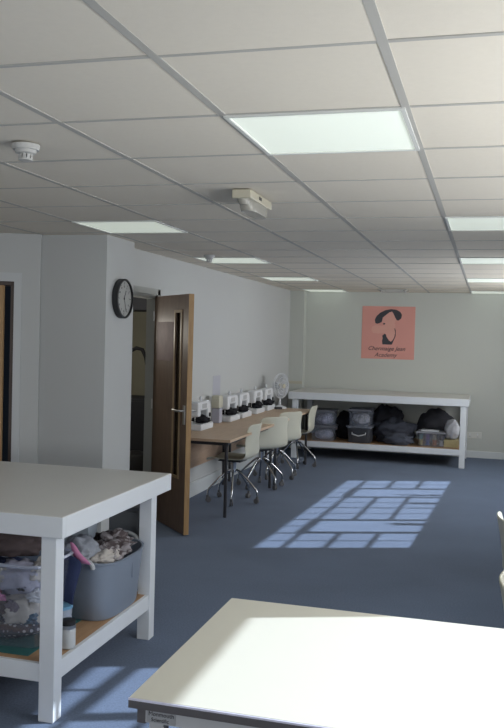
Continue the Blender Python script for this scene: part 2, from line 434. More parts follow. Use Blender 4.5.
def detector(name, lab, loc, r, m):
    t = thing(name, lab, 'detector', loc)
    MB().lathe([(0, -.001), (r, -.001), (r, -.014), (r*.93, -.022), (0, -.022)], n=28).build('mounting_base', m, t, True)
    MB().lathe([(0, -.02), (r*.78, -.02), (r*.74, -.034), (r*.45, -.04), (0, -.04)], n=28).build('detector_body', m, t, True)
    b = MB()
    for k in range(10):
        a = 2*PI*k/10; b.box((r*.46, -.006, -.058), (r*.5, .006, -.038), Matrix.Rotation(a, 4, 'Z'))
    b.lathe([(0, -.056), (r*.52, -.056), (r*.5, -.062), (0, -.064)], n=24)
    b.build('sensor_cage', m, t)
detector('smoke_detector', 'round white smoke detector on the ceiling at upper left', (-1.768, 3.0, CH-.001), .054, mat('detector_white', (.5, .5, .48), .5, nscale=8, namt=.02))
detector('ceiling_sensor', 'tiny dark sensor beside the second left ceiling light', (-2.43, 7.27, CH-.003), .05, M['legray'])
# emergency light
t = thing('emergency_light', 'cream box-shaped emergency light fitting on the ceiling', 'emergency light', (-1.20, 4.06, CH-.001))
MB().box((-.048, 0, -.042), (.048, .42, 0), bev=.004).build('housing', M['cream'], t)
b = MB(); b.lathe([(0, -.05), (.9, -.05), (1, -.03), (1, 0), (0, 0)], (0, .24, -.042), 28, None, .044, .17, 3.5); 
b.build('lens_cover', M['lens'], t, True)
MB().lathe([(0, -.032), (.02, -.028), (.03, -.012), (.03, 0)], (0, .045, -.042), 20).build('lamp', M['lens'], t, True)
MB().box((.048, .16, -.028), (.0495, .21, -.012)).build('status_window', M['blackplastic'], t)
# air diffuser at far end
t = thing('ceiling_vent', 'flat square air diffuser on the far ceiling above the poster', 'ceiling vent', (-1.33, 12.22, CH-.002))
MB().box((-.2, -.2, -.012), (.2, .2, 0)).build('vent_frame', M['tbar'], t)
for k in range(4):
    s = .17-.04*k; b = MB()
    for (a, c) in (((-s, -s), (s, -s+.012)), ((-s, s-.012), (s, s)), ((-s, -s), (-s+.012, s)), ((s-.012, -s), (s, s))): b.box((*a, -.03+.004*k), (*c, -.012))
    b.build('vent_slat', M['tbar'], t)

# ------------------------------------------------------------------ wall clock on the pillar
t = thing('wall_clock', 'round black-rimmed wall clock on the side of the boxed pillar', 'clock', (-2.75, 6.085, 1.945))
RT = Matrix.Rotation(PI/2, 4, 'Y')
MB().lathe([(.148, .0), (.152, .004), (.152, .045), (.146, .05), (.138, .05), (.138, .03)], T=RT, n=48).build('clock_rim', M['blackplastic'], t, True)
MB().lathe([(0, .012), (.142, .012), (.142, .034), (0, .034)], T=RT, n=48).build('clock_face', M['clockface'], t)
for k in range(12):
    a = 2*PI*k/12; L = .022 if k % 3 == 0 else .012
    MB().box((.0342, -.0025, .108), (.035, .0025, .108+L), Matrix.Rotation(a, 4, 'X')).build('hour_mark', M['ink'], t)
for k in range(12):
    a = 2*PI*(k+1)/12; s = .022
    T = Matrix.Translation((.0345, math.sin(a)*.094, math.cos(a)*.094-.008)) @ Matrix.Rotation(PI/2, 4, 'Z') @ Matrix.Rotation(PI/2, 4, 'X')
    text_mesh('numeral', str(k+1), s, T, M['ink'], t)
MB().box((.0355, -.004, -.01), (.0365, .004, .07), Matrix.Rotation(math.radians(-28), 4, 'X')).build('hour_hand', M['ink'], t)
MB().box((.037, -.0025, -.015), (.038, .0025, .105), Matrix.Rotation(math.radians(200), 4, 'X')).build('minute_hand', M['ink'], t)
MB().lathe([(0, .034), (.006, .034), (.006, .040), (0, .040)], T=RT, n=12).build('hand_hub', M['ink'], t)

# ------------------------------------------------------------------ poster on the rear wall
t = thing('wall_poster', 'square pink poster of a woman in a wide black hat on rear wall', 'poster', (-1.465, YB, 1.80))
PS = .395
MB().box((-PS, -.006, -PS), (PS, -.001, PS)).build('poster_sheet', M['pink'], t)
def P(u, v):   # u,v in 0..504 pixels of the zoomed poster crop (60..470 x, 55..460 y)
    return ((u-60)/412*2*PS-PS, 0, PS-(v-55)/405*2*PS)
def flat(name, pts, m, dy):
    b = MB(); b.poly([(P(*p)[0], dy, P(*p)[2]) for p in pts], (0, -1, 0), .0008); return b.build(name, m, t)
flat('printed_arm', [(140, 215), (165, 200), (215, 205), (275, 205), (300, 185), (318, 190), (322, 225), (322, 265), (310, 300), (290, 325), (265, 300), (240, 262), (190, 265), (150, 262), (135, 245)], M['skin'], -.0062)
flat('printed_face', [(222, 150), (245, 120), (270, 100), (292, 92), (305, 110), (318, 140), (322, 165), (310, 195), (285, 215), (250, 212), (228, 195), (215, 172)], M['skin'], -.0070)
flat('printed_hat', [(165, 185), (160, 160), (172, 132), (200, 105), (240, 85), (285, 76), (325, 80), (355, 95), (370, 118), (365, 145), (345, 162), (332, 160), (318, 140), (305, 112), (292, 94), (270, 102), (245, 122), (222, 140), (215, 175), (195, 186), (178, 190)], M['ink'], -.0080)
flat('printed_dress', [(222, 280), (240, 266), (250, 270), (256, 290), (275, 318), (290, 326), (305, 312), (316, 290), (322, 255), (314, 225), (320, 222), (327, 250), (325, 285), (312, 315), (298, 348), (225, 348), (222, 320), (226, 300)], M['ink'], -.0080)
flat('printed_lips', [(224, 188), (232, 182), (242, 186), (240, 194), (228, 196)], M['ink'], -.0085)
TR = Matrix.Rotation(PI/2, 4, 'X')
text_mesh('printed_title', 'Chermaige Jean', .088, Matrix.Translation((-.02, -.0075, P(0, 394)[2])) @ TR, M['ink'], t, .35)
text_mesh('printed_title', 'Academy', .088, Matrix.Translation((-.03, -.0075, P(0, 443)[2])) @ TR, M['ink'], t, .35)
tag(MB().box((XL, 9.03, 1.0), (XL+.002, 9.30, 1.235)).build('paper_notice', M['lilac']), 'pale lilac paper notice on the white wall above the sewing machines', 'notice')
# sockets at the right of the far bench
t = thing('wall_socket', 'white double socket low on the rear wall beside the far bench', 'socket', (-.17, YB, .33))
MB().box((-.11, -.012, -.045), (.11, 0, .045), bev=.003).build('socket_plate', mat('socket_white', (.60, .60, .56), .4, nscale=9, namt=.02), t)
for x in (-.055, .055):
    MB().box((x-.006, -.0135, -.0), (x+.006, -.012, .03)).build('switch', M['white'], t)
    MB().box((x-.012, -.0132, -.028), (x+.012, -.012, -.016)).build('pin_slot', M['legray'], t)

# ------------------------------------------------------------------ benches
def bench(label, x0, x1, y0, y1, h, ap, leg, sz0, sz1, legs_x, legs_y):
    t = thing('cutting_bench', label, 'work bench', ((x0+x1)/2, (y0+y1)/2, 0))
    T = Matrix.Translation((-(x0+x1)/2, -(y0+y1)/2, 0))
    MB().box((x0+.002, y0+.002, h-.012), (x1-.002, y1-.002, h), T).build('bench_top', M['benchtop'], t, bevel=.002)
    b = MB(); w = .03
    for (a, c) in (((x0, y0, h-ap), (x1, y0+w, h-.002)), ((x0, y1-w, h-ap), (x1, y1, h-.002)), ((x0, y0+w, h-ap), (x0+w, y1-w, h-.002)), ((x1-w, y0+w, h-ap), (x1, y1-w, h-.002))): b.box(a, c, T)
    b.build('apron', M['bench'], t, bevel=.0025)
    for lx in legs_x:
        for ly in legs_y: MB().box((lx-leg/2, ly-leg/2, 0), (lx+leg/2, ly+leg/2, h-ap), T).build('leg', M['bench'], t, bevel=.003)
    sx0, sx1 = legs_x[0]-leg/2+.008, legs_x[-1]+leg/2-.008; sy0, sy1 = legs_y[0]-leg/2+.008, legs_y[-1]+leg/2-.008
    MB().box((sx0+.02, sy0+.02, sz1-.012), (sx1-.02, sy1-.02, sz1+.001), T).build('shelf', M['shelfwood'], t)
    b = MB(); w = .022
    for (a, c) in (((sx0, sy0, sz0), (sx1, sy0+w, sz1)), ((sx0, sy1-w, sz0), (sx1, sy1, sz1)), ((sx0, sy0+w, sz0), (sx0+w, sy1-w, sz1)), ((sx1-w, sy0+w, sz0), (sx1, sy1-w, sz1))): b.box(a, c, T)
    b.build('shelf_edge', M['bench'], t, bevel=.002)
    return t
bench('white cutting bench at left holding the grey-blue laundry basket', -3.45, -1.70, 3.235, 4.51, .895, .092, .072, .168, .248, (-3.38, -1.776), (3.294, 4.362))
bench('long white bench against the rear wall below the pink poster', -2.69, -.228, 11.70, 12.88, .93, .1, .075, .168, .248, (-2.6, -.3), (11.76, 12.8))
SH = .249     # shelf surface

# near bench contents -------------------------------------------------
# clear bin with fabric scraps
bx0, bx1, by0, by1, bh = -2.38, -1.885, 3.38, 3.72, .37
t = thing('clear_storage_bin', 'clear plastic storage bin stuffed with fabric scraps under left bench', 'storage bin', ((bx0+bx1)/2, (by0+by1)/2, SH+.004))
hw, hd = (bx1-bx0)/2, (by1-by0)/2
b = MB()
rings = []
for z, s in ((0, .93), (0.006, .95), (bh, 1.0)):
    ring = []
    for k in range(40):
        a = 2*PI*k/40; ca, sa = math.cos(a), math.sin(a); q = (abs(ca)**8+abs(sa)**8)**(-1/8)
        ring.append(b.bm.verts.new((ca*q*hw*s, sa*q*hd*s, z)))
    rings.append(ring)
b._f(rings[0][::-1])
for A, B in zip(rings, rings[1:]):
    for k in range(40): b._f([A[k], A[(k+1) % 40], B[(k+1) % 40], B[k]])
b.build('bin_body', M['clearbin'], t, True)
pr = [(math.cos(2*PI*k/40)*(abs(math.cos(2*PI*k/40))**8+abs(math.sin(2*PI*k/40))**8)**(-1/8)*(hw+.006), math.sin(2*PI*k/40)*(abs(math.cos(2*PI*k/40))**8+abs(math.sin(2*PI*k/40))**8)**(-1/8)*(hd+.006), bh) for k in range(40)]
MB().tube(pr, .008, 8, True).build('bin_rim', clear('milky_rim', (.8, .84, .95), .1, .2, .45), t, True)
C_ = dict(
    lilacw=cloth_mat('lilac_white_cloth', (.36, .36, .44), .2), cream=cloth_mat('cream_cloth', (.46, .43, .40), .2), navy=cloth_mat('navy_cloth', (.03, .04, .09), .3),
    dusk=cloth_mat('dusky_cloth', (.20, .17, .20), .4), pink=cloth_mat('pink_cloth', (.50, .20, .34), .2), red=cloth_mat('red_cloth', (.30, .05, .06), .2),
    yellow=cloth_mat('yellow_cloth', (.45, .34, .10), .2), print_=cloth_mat('printed_cloth', (.085, .068, .07), .2, 11, (.30, .28, .29)),
    white=cloth_mat('white_cloth', (.55, .56, .60), .12), grey=cloth_mat('grey_cloth', (.17, .18, .21), .2), black=cloth_mat('black_cloth', (.018, .018, .022), .3),
    brown=cloth_mat('brown_cloth', (.09, .07, .07), .3), teal=cloth_mat('teal_cloth', (.05, .10, .16), .3), silver=cloth_mat('shiny_grey_cloth', (.30, .32, .36), .3))
def dotted(name, c1, c2, sc):
    m = mat(name, c1, .85); nt = m.node_tree; b = nt.nodes['Principled BSDF']; tc = nt.nodes.new('ShaderNodeTexCoord')
    v = nt.nodes.new('ShaderNodeTexVoronoi'); v.inputs['Scale'].default_value = sc; v.inputs['Randomness'].default_value = 0.15
    r = nt.nodes.new('ShaderNodeValToRGB'); r.color_ramp.elements[0].color = (*c2, 1); r.color_ramp.elements[0].position = .28; r.color_ramp.elements[1].color = (*c1, 1); r.color_ramp.elements[1].position = .36
    nt.links.new(tc.outputs['Object'], v.inputs['Vector']); nt.links.new(v.outputs['Distance'], r.inputs['Fac']); nt.links.new(r.outputs['Color'], b.inputs['Base Color']); return m
C_['dots'] = dotted('dotted_cloth', (.06, .055, .075), (.42, .42, .48), 42)
def scrap(label, m, x, y, z, sx, sy, sz, seed, rough=.5, name='fabric_scrap', cat='fabric', group=None, rz=0, freq=2.2):
    o = rag(name, m, None, (x, y, z), (sx, sy, sz), seed, rough, freq, rz=rz); tag(o, label, cat, group); return o
cx, cy = (bx0+bx1)/2, (by0+by1)/2
G = 'fabric scraps in the clear bin'
scrap('dark spotted fabric lying flat at the bottom of the clear bin', C_['dots'], cx, cy, SH+.012, .212, .145, .06, 1, .12, group=G)
scrap('dusky brown crumpled fabric in the middle of the clear bin', C_['dusk'], cx-.02, cy+.02, SH+.09, .20, .14, .085, 2, .4, group=G)
scrap('off-white crumpled fabric at the front right of the clear bin', C_['cream'], cx+.105, cy-.07, SH+.09, .105, .08, .075, 3, .5, group=G)
scrap('lilac-white fabric bunched at the top of the clear bin', C_['lilacw'], cx+.08, cy-.04, SH+.22, .13, .11, .08, 4, .5, group=G)
scrap('dark red fabric edge at the left of the clear bin', C_['red'], cx-.02, cy-.12, SH+.20, .045, .035, .045, 5, .5, group=G)
scrap('mustard yellow fabric bit beside the red piece in the clear bin', C_['yellow'], cx-.075, cy-.12, SH+.195, .04, .035, .045, 6, .5, group=G)
scrap('small pink ribbon scrap pressed to the clear bin front', C_['pink'], cx+.035, cy-.152, SH+.205, .035, .010, .018, 7, .6, group=G)
scrap('navy fabric fold at the back of the clear bin', C_['navy'], cx-.05, cy+.06, SH+.25, .15, .08, .05, 8, .5, group=G)
scrap('pale cream fabric poking out at the bin top right corner', C_['cream'], cx+.175, cy, SH+.27, .05, .1, .06, 9, .5, group=G)
scrap('grey fabric hem at the front left of the clear bin', C_['grey'], cx-.13, cy-.07, SH+.25, .09, .07, .055, 19, .5, group=G)
extra = [('teal', 'teal', .16, -.115, .10, .05), ('plum brown', 'brown', .02, -.125, .13, .055), ('pale grey', 'silver', -.06, -.12, .09, .05), ('white', 'white', .19, -.1, .20, .045), ('dusky mauve', 'dusk', .10, -.13, .155, .04), ('navy', 'navy', -.14, -.125, .16, .05), ('ivory', 'cream', .03, -.12, .28, .05), ('black', 'black', .14, -.12, .25, .035)]
for k, (cn, key, dx, dy, dz, sz) in enumerate(extra):
    scrap('%s fabric offcut pressed against the clear bin front' % cn, C_[key], cx+dx, cy+dy, SH+dz, sz, .022, sz*.7, 70+k, .7, group=G, rz=0, freq=3)
# dark cloth stack standing on the mat behind/above
scrap('large black folded fabric pile behind the clear bin', C_['black'], -2.82, 4.0, SH, .26, .16, .17, 10, .3, 'fabric_pile')
scrap('dark brown fabric bundle resting on top of the scraps', C_['brown'], -2.15, 3.58, SH+.372, .19, .12, .075, 11, .35, 'fabric_pile')
scrap('light grey folded cloth on the dark brown bundle', C_['silver'], -2.27, 3.54, SH+.50, .09, .06, .014, 12, .3, 'folded_cloth')
tag(MB().box((-2.42, 3.32, SH+.0005), (-1.90, 3.93, SH+.0035)).build('cutting_mat', M['greenmat'], bevel=.001), 'dark green cutting mat under the clear bin', 'cutting mat')

# laundry basket: long tapered soft-cornered tub
t = thing('laundry_basket', 'grey-blue plastic laundry basket full of fabric under left bench', 'basket', (-1.905, 4.055, SH+.002))
b = MB(); n = 48; rings = []
prof = [(0, .80), (.0, .84), (.012, .87), (.13, .93), (.275, 1.0), (.28, 1.03), (.287, 1.03), (.287, .975), (.265, .975), (.02, .83), (.02, .02)]
HWX, HWY = .165, .27
for z, s in prof:
    ring = []
    for k in range(n):
        a = 2*PI*k/n; ca, sa = math.cos(a), math.sin(a); q = (abs(ca)**3.6+abs(sa)**3.6)**(-1/3.6)
        zz = z+(.018*abs(sa)**3 if z > .25 else 0)
        ring.append(b.bm.verts.new((ca*q*HWX*s, sa*q*HWY*s, zz)))
    rings.append(ring)
for A, B in zip(rings, rings[1:]):
    for k in range(n): b._f([A[k], A[(k+1) % n], B[(k+1) % n], B[k]])
b._f(rings[0][::-1]); b._f(rings[-1])
b.build('basket_body', M['basket'], t, True)
for s in (-1, 1):
    pts = [(.09*math.cos(a), s*(HWY+.012+.006*math.sin(a)), .275+.055*math.sin(a)) for a in [PI*k/12 for k in range(13)]]
    MB().tube(pts, .011, 8).build('basket_handle', M['legray'], t, True)
MB().box((HWX*.965, .03, .16), (HWX*.985, .034, .255)).build('moulded_seam', M['basket'], t)
G = 'fabrics heaped in the laundry basket'
scrap('grey shiny fabric at the near end of the laundry basket', C_['silver'], -1.93, 3.85, SH+.27, .10, .09, .075, 21, .5, group=G)
scrap('white-and-brown printed fabric heaped in the laundry basket middle', C_['print_'], -1.86, 3.98, SH+.255, .10, .11, .06, 22, .6, group=G)
scrap('printed light and dark fabric at the far end of the laundry basket', C_['print_'], -1.88, 4.14, SH+.255, .11, .11, .07, 23, .6, group=G)
scrap('pale cream cloth over the laundry basket rim', C_['cream'], -1.82, 3.92, SH+.28, .06, .11, .035, 24, .4, group=G)
scrap('brown dull fabric filling the laundry basket', C_['brown'], -1.93, 4.02, SH+.10, .12, .20, .12, 25, .2, group=G)
# pink ribbon folded over the rim
b = MB()
def sheet(name, label, m, cols, cat='fabric', group=None, th=.003):
    bm = bmesh.new(); g = [[bm.verts.new(p) for p in c] for c in cols]
    for i in range(len(g)-1):
        for j in range(len(g[0])-1): bm.faces.new((g[i][j], g[i+1][j], g[i+1][j+1], g[i][j+1]))
    me = bpy.data.meshes.new(name); bm.to_mesh(me); bm.free(); me.materials.append(m)
    for p in me.polygons: p.use_smooth = True
    o = bpy.data.objects.new(name, me); COL.objects.link(o)
    s = o.modifiers.new('solid', 'SOLIDIFY'); s.thickness = th; s2 = o.modifiers.new('sub', 'SUBSURF'); s2.levels = 1; s2.render_levels = 2
    return tag(o, label, cat, group)
sheet('ribbon', 'folded pink ribbon hanging over the basket\'s near rim', C_['pink'],
      [[(-1.91, 3.70, .675), (-1.89, 3.695, .67), (-1.87, 3.70, .655)],
       [(-1.895, 3.69, .645), (-1.868, 3.675, .645), (-1.845, 3.69, .625)],
       [(-1.885, 3.69, .61), (-1.848, 3.665, .615), (-1.812, 3.69, .598)],
       [(-1.87, 3.695, .578), (-1.83, 3.68, .583), (-1.79, 3.70, .572)],
       [(-1.862, 3.705, .565), (-1.835, 3.70, .572), (-1.795, 3.71, .56)]], 'ribbon')
sheet('garment', 'navy garment draped down the near end of the basket', C_['navy'],
      [[(-1.99+.03*math.sin(j*1.7), 3.68-.012*j, SH+.36-.05*j) for j in range(5)],
       [(-1.93, 3.675-.012*j+.02*math.sin(j*2), SH+.375-.055*j) for j in range(5)],
       [(-1.87+.01*j, 3.66-.010*j, SH+.37-.057*j) for j in range(5)],
       [(-1.82-.012*j, 3.68-.012*j, SH+.34-.055*j) for j in range(5)]], 'garment', th=.006)
# blue-white box behind the tin
t = thing('clear_tub', 'small frosted blue tub standing between the bin and the basket', 'tub', (-1.90, 3.615, SH+.001))
MB().lathe([(.042, 0), (.048, .01), (.052, .13), (.048, .13), (.044, .012), (0, .012)], n=28).build('tub_body', clear('frosted_blue', (.5, .7, .85), .1, .3, .5), t, True)
MB().lathe([(.0, .128), (.055, .128), (.055, .142), (0, .142)], n=28).build('tub_lid', mat('blue_lid', (.15, .33, .5), .4, nscale=9, namt=.05), t, True)
# tin / jar with dark lid
t = thing('glass_jar', 'white jar with a steel band and dark lid on the bench shelf', 'jar', (-1.79, 3.475, SH+.001))
MB().lathe([(.030, 0), (.035, .004), (.035, .086), (.032, .09), (0, .09)], n=32).build('jar_body', mat('jar_white', (.5, .52, .53), .35, nscale=20, namt=.04), t, True)
MB().lathe([(.0, .09), (.0355, .09), (.0355, .106), (0, .106)], n=32).build('steel_band', M['steel'], t, True)
MB().lathe([(.0, .106), (.034, .106), (.034, .124), (.030, .127), (0, .127)], n=32).build('jar_lid', M['blackplastic'], t, True)
# boxes standing behind the laundry basket
t = thing('grey_crate', 'plain dark grey crate standing behind the laundry basket', 'crate', (-1.93+.0, 4.43, SH+.001))
MB().box((-.09, -.05, 0), (.09, .05, .44), bev=.01).build('crate_body', mat('crate_grey', (.12, .13, .14), .5, nscale=5, namt=.05), t)
MB().box((-.095, -.055, .44), (.095, .055, .46), bev=.004).build('crate_lid', mat('crate_lid_grey', (.1, .11, .12), .5, nscale=5, namt=.05), t)
MB().box((.0905, -.03, .33), (.096, .03, .35)).build('crate_grip', M['blackplastic'], t)
t = thing('white_carton', 'white carton with pale blue side behind the basket', 'carton', (-2.17, 4.28, SH+.001), .1)
MB().box((-.06, -.07, 0), (.10, .07, .40), bev=.003).build('carton_body', mat('carton_white', (.38, .43, .48), .6, nscale=4, namt=.05), t)
MB().box((-.058, -.004, .4), (.098, .004, .4015)).build('carton_tape', M['cream'], t)

# far bench contents ---------------------------------------------------
def tote(label, x, y, z, w, d, h, mbody, mlid, mhandle=None, name='storage_box'):
    t = thing(name, label, 'storage box', (x, y, z))
    b = MB(); n = 32; rings = []
    for zz, s in ((0, .9), (.01, .93), (h*.86, .98), (h*.88, 1.0)):
        rings.append([b.bm.verts.new((math.cos(2*PI*k/n)*(abs(math.cos(2*PI*k/n))**8+abs(math.sin(2*PI*k/n))**8)**(-.125)*w/2*s, math.sin(2*PI*k/n)*(abs(math.cos(2*PI*k/n))**8+abs(math.sin(2*PI*k/n))**8)**(-.125)*d/2*s, zz)) for k in range(n)])
    for A, B in zip(rings, rings[1:]):
        for k in range(n): b._f([A[k], A[(k+1) % n], B[(k+1) % n], B[k]])
    b._f(rings[0][::-1]); b.build('box_body', mbody, t, True)
    MB().box((-w/2-.008, -d/2-.008, h*.88), (w/2+.008, d/2+.008, h), bev=.008).build('box_lid', mlid, t)
    if mhandle:
        MB().tube([(-w*.28, -d/2*.93, h*.62), (-w*.27, -d/2-.012, h*.52), (0, -d/2-.016, h*.42), (w*.27, -d/2-.012, h*.52), (w*.28, -d/2*.93, h*.62)], .009, 8).build('box_handle', mhandle, t, True)
    else:
        for s in (-1, 1): MB().box((s*(w/2+.006)-.01, -.04, h*.7), (s*(w/2+.006)+.01, .04, h*.93)).build('box_clip', mlid, t)
    return t
GB = clear('grey_clear', (.8, .83, .9), .08, .2, .16)
F0, Z2 = 11.98, .001+SH
packed = lambda nm, c, c2: cloth_mat(nm, c, .3, 16, c2)
def tote_filled(label, x, z, w, h, fm, flabel, mh=None, lid=None, y=F0, d=.42):
    t = tote(label, x, y+d/2-.18, z, w, d, h, GB, lid or mat('lid_pale', (.14, .145, .17), .4, nscale=9, namt=.03), mh)
    scrap(flabel, fm, x, y+d/2-.18, z+.012, w*.40, d*.38, h*.40, x*3+z, .15, 'packed_fabric')
tote_filled('lower of two stacked clear boxes at the left end of rear bench', -2.22, Z2, .33, .21, packed('pk1', (.33, .33, .39), (.48, .47, .52)), 'grey-white fabric packed in the lower left box')
tote_filled('upper of two stacked clear boxes at the left end of rear bench', -2.22, Z2+.212, .31, .22, packed('pk2', (.26, .25, .31), (.45, .42, .48)), 'mauve-grey fabric packed in the upper left box')
tote('dark grey box with curved handle under a clear box on rear bench', -1.70, F0+.03, Z2, .34, .42, .235, mat('dark_tote', (.055, .058, .068), .4, nscale=9, namt=.05), GB, M['legray'])
tote_filled('clear box of pale fabric on top of the dark handled box', -1.70, Z2+.237, .31, .23, packed('pk3', (.28, .27, .26), (.48, .45, .43)), 'pale brownish fabric packed in the box above the handled one')
scrap('black bag bundle between the two stacks on the rear bench', C_['black'], -1.97, 12.35, Z2, .16, .2, .22, 31, .3, 'fabric_bag', 'bag')
scrap('large dark charcoal sack slumped mid-shelf on the rear bench', cloth_mat('sack1', (.05, .054, .07), .3), -1.25, 12.18, Z2, .29, .25, .185, 32, .45, 'fabric_sack', 'sack')
scrap('low dark blue-grey bundle in front of the slumped sack', cloth_mat('sack2', (.06, .066, .085), .3), -1.16, 11.87, Z2, .21, .09, .09, 33, .4, 'fabric_bundle', 'bundle')
scrap('tall dark bag behind the slumped sack on the rear bench', cloth_mat('sack3', (.04, .04, .05), .3), -1.42, 12.62, Z2, .25, .17, .27, 34, .35, 'fabric_sack', 'sack')
t = tote('clear box of colourful haberdashery near the right bench leg', -.72, 12.02, Z2, .38, .3, .2, GB, mat('lid_white', (.26, .27, .30), .4, nscale=9, namt=.03))
cols = [('yellow', (.42, .34, .12)), ('blue', (.08, .13, .3)), ('orange', (.4, .15, .06)), ('white', (.5, .5, .5)), ('teal', (.08, .2, .2)), ('violet', (.14, .08, .22)), ('beige', (.36, .3, .2)), ('black', (.03, .03, .03))]
for k, (cn, c) in enumerate(cols):
    x = -.86+.092*(k % 4); z = Z2+.014+(k//4)*.078
    o = MB(); o.lathe([(.034, 0), (.034, .006), (.026, .008), (.026, .062), (.034, .064), (.034, .07), (0, .07)], n=20)
    o = o.build('thread_spool', mat('spool_'+cn, c, .5, nscale=30, namt=.15), None, True, (x, 11.945, z))
    tag(o, '%s thread spool in the clear haberdashery box' % cn, 'thread spool', 'thread spools in the clear box')
scrap('rounded dark bag on and behind the haberdashery box', cloth_mat('sack4', (.045, .045, .052), .3), -.68, 12.42, Z2, .27, .2, .26, 35, .25, 'fabric_bag', 'bag')
o = tag(MB().box((-.86, 11.93, Z2+.201), (-.62, 12.1, Z2+.216), bev=.003).build('folded_sheet', M['white']), 'flat white folded sheet on top of the haberdashery box', 'folded sheet')
scrap('white cloth bundle at the right end of the rear bench', C_['white'], -.45, 12.05, Z2+.106, .10, .14, .15, 36, .25, 'cloth_bundle', 'cloth bundle')
t = thing('cardboard_carton', 'small yellow-beige carton under the white cloth bundle', 'carton', (-.455, 12.05, Z2))
MB().box((-.095, -.13, 0), (.095, .13, .10), bev=.003).build('carton_body', mat('carton_yellow', (.42, .36, .2), .7, nscale=9, namt=.1), t)
MB().box((-.094, -.008, .1), (.094, .008, .1012)).build('carton_tape', M['cream'], t)

# ------------------------------------------------------------------ near lab table
NT = Matrix.Rotation(math.radians(-.5), 4, 'Z')
t = thing('lab_table', 'cream-topped table with dark edge sunlit in the foreground', 'table', (-.85, 1.985, 0), math.radians(-.3))
LW, LD, LH = 1.8, .885, .752
MB().box((0.002, 0.004, LH-.003), (LW-.002, LD-.002, LH)).build('table_top', M['labtop'], t)
b = MB(); b.box((0, 0, LH-.026), (LW, LD, LH-.0035)); b.build('table_edge', M['darkedge'], t)
MB().box((0, -.0008, LH-.006), (LW, .004, LH-.001)).build('edge_strip', M['whiteedge'], t)
b = MB(); b.box((.03, .03, LH-.066), (.065, LD-.03, LH-.026)).box((LW-.065, .03, LH-.066), (LW-.03, LD-.03, LH-.026)); b.bm.free()
for x in (.02, LW-.043): MB().box((x, .012, LH-.066), (x+.023, LD-.012, LH-.026)).build('end_rail', M['darkedge'], t)  # end rails darkened in colour for the shade on the table's end
b = MB(); b.box((.043, .012, LH-.062), (LW-.043, .037, LH-.026)).box((.043, LD-.037, LH-.062), (LW-.043, LD-.012, LH-.026)); b.build('long_rail', M['legray'], t)
for lx in (.05, LW-.09):
    for ly in (.018, LD-.058): MB().box((lx, ly, 0), (lx+.04, ly+.04, LH-.062)).build('leg', M['legray'], t, bevel=.003)
MB().box((.046, .0105, LH-.060), (.125, .012, LH-.028)).build('name_plate', M['plate'], t)
text_mesh('plate_lettering', 'Monmouth', .0155, Matrix.Translation((.086, .010, LH-.042)) @ TR, M['ink'], t, 0)
text_mesh('plate_lettering', 'Scientific', .0135, Matrix.Translation((.083, .010, LH-.056)) @ TR, M['ink'], t, 0)

# ------------------------------------------------------------------ sewing desks
def desk(label, y0, y1):
    t = thing('sewing_desk', label, 'desk', (XL+.03, y0, 0), 0, 'sewing desks along the left wall')
    L = y1-y0; Wd = -2.235-(XL+.03); h = .735
    MB().box((0, .001, h-.026), (Wd, L-.001, h), bev=.003).build('desktop', M['deskwood'], t)
    MB().box((.005, .06, .32), (.02, L-.06, h-.026)).build('modesty_panel', M['panelwood'], t)
    b = MB(); b.box((.04, .10, h-.066), (Wd-.05, .13, h-.026)).box((.04, L-.13, h-.066), (Wd-.05, L-.10, h-.026)).box((Wd-.08, .13, h-.06), (Wd-.055, L-.13, h-.026)); b.build('underframe', M['blackmetal'], t)
    for lx in (.06, Wd-.07):
        for ly in (.115, L-.115): MB().tube([(lx, ly, 0), (lx, ly, h-.03)], .016, 12).build('leg', M['blackmetal'], t, True)
desk('nearest light wood sewing desk, beside the open door', 7.42, 9.33)
desk('farther light wood sewing desk, running up to the rear bench', 9.335, 11.25)
DH = .736
def machine(lab, y, flip=False, scale=1.0, cover=False):
    t = thing('sewing_machine', lab, 'sewing machine', (-2.79, y, DH), 0, 'sewing machines on the wall desks'); t.scale = (scale,)*3
    MB().box((-.085, 0, 0), (.085, .38, .065), bev=.012).build('machine_bed', M['white'], t)
    MB().box((-.06, .27, .06), (.06, .37, .26), bev=.018).build('machine_column', M['white'], t)
    MB().box((-.055, .02, .19), (.055, .37, .285), bev=.022).build('machine_arm', M['white'], t)
    MB().box((-.05, .0, .135), (.05, .085, .28), bev=.016).build('needle_head', M['white'], t)
    MB().tube([(0, .045, .07), (0, .045, .14)], .004, 8).build('needle_bar', M['steel'], t)
    MB().box((-.018, .03, .066), (.018, .065, .074)).build('presser_foot', M['steel'], t)
    T = Matrix.Translation((0, .37, .215)) @ Matrix.Rotation(-PI/2, 4, 'X')
    MB().lathe([(0, 0), (.034, 0), (.036, .006), (.036, .018), (.03, .024), (0, .024)], T=T, n=24).build('hand_wheel', M['legray'], t, True)
    MB().tube([(.0, .2, .28), (0, .2, .335)], .004, 8).tube([(0, .2, .285), (0, .2, .325)], [.012, .012], 10).build('spool_pin', M['white'], t)
    T2 = Matrix.Translation((.061, .315, .14)) @ Matrix.Rotation(PI/2, 4, 'Y')
    MB().lathe([(0, 0), (.022, 0), (.022, .01), (0, .012)], T=T2, n=20).build('stitch_dial', M['blackplastic'], t, True)
    MB().box((.0545, .10, .215), (.0565, .24, .26)).build('front_panel', M['legray'], t)
mach = [('sewing machine nearest the open door, half hidden behind its handle', 7.98), ('second sewing machine from the door, with a beige hood', 8.98), ('third sewing machine from the door, close behind the second', 9.46),
        ('fourth sewing machine from the door', 10.08), ('fifth sewing machine from the door, next to the desk fan', 10.62)]
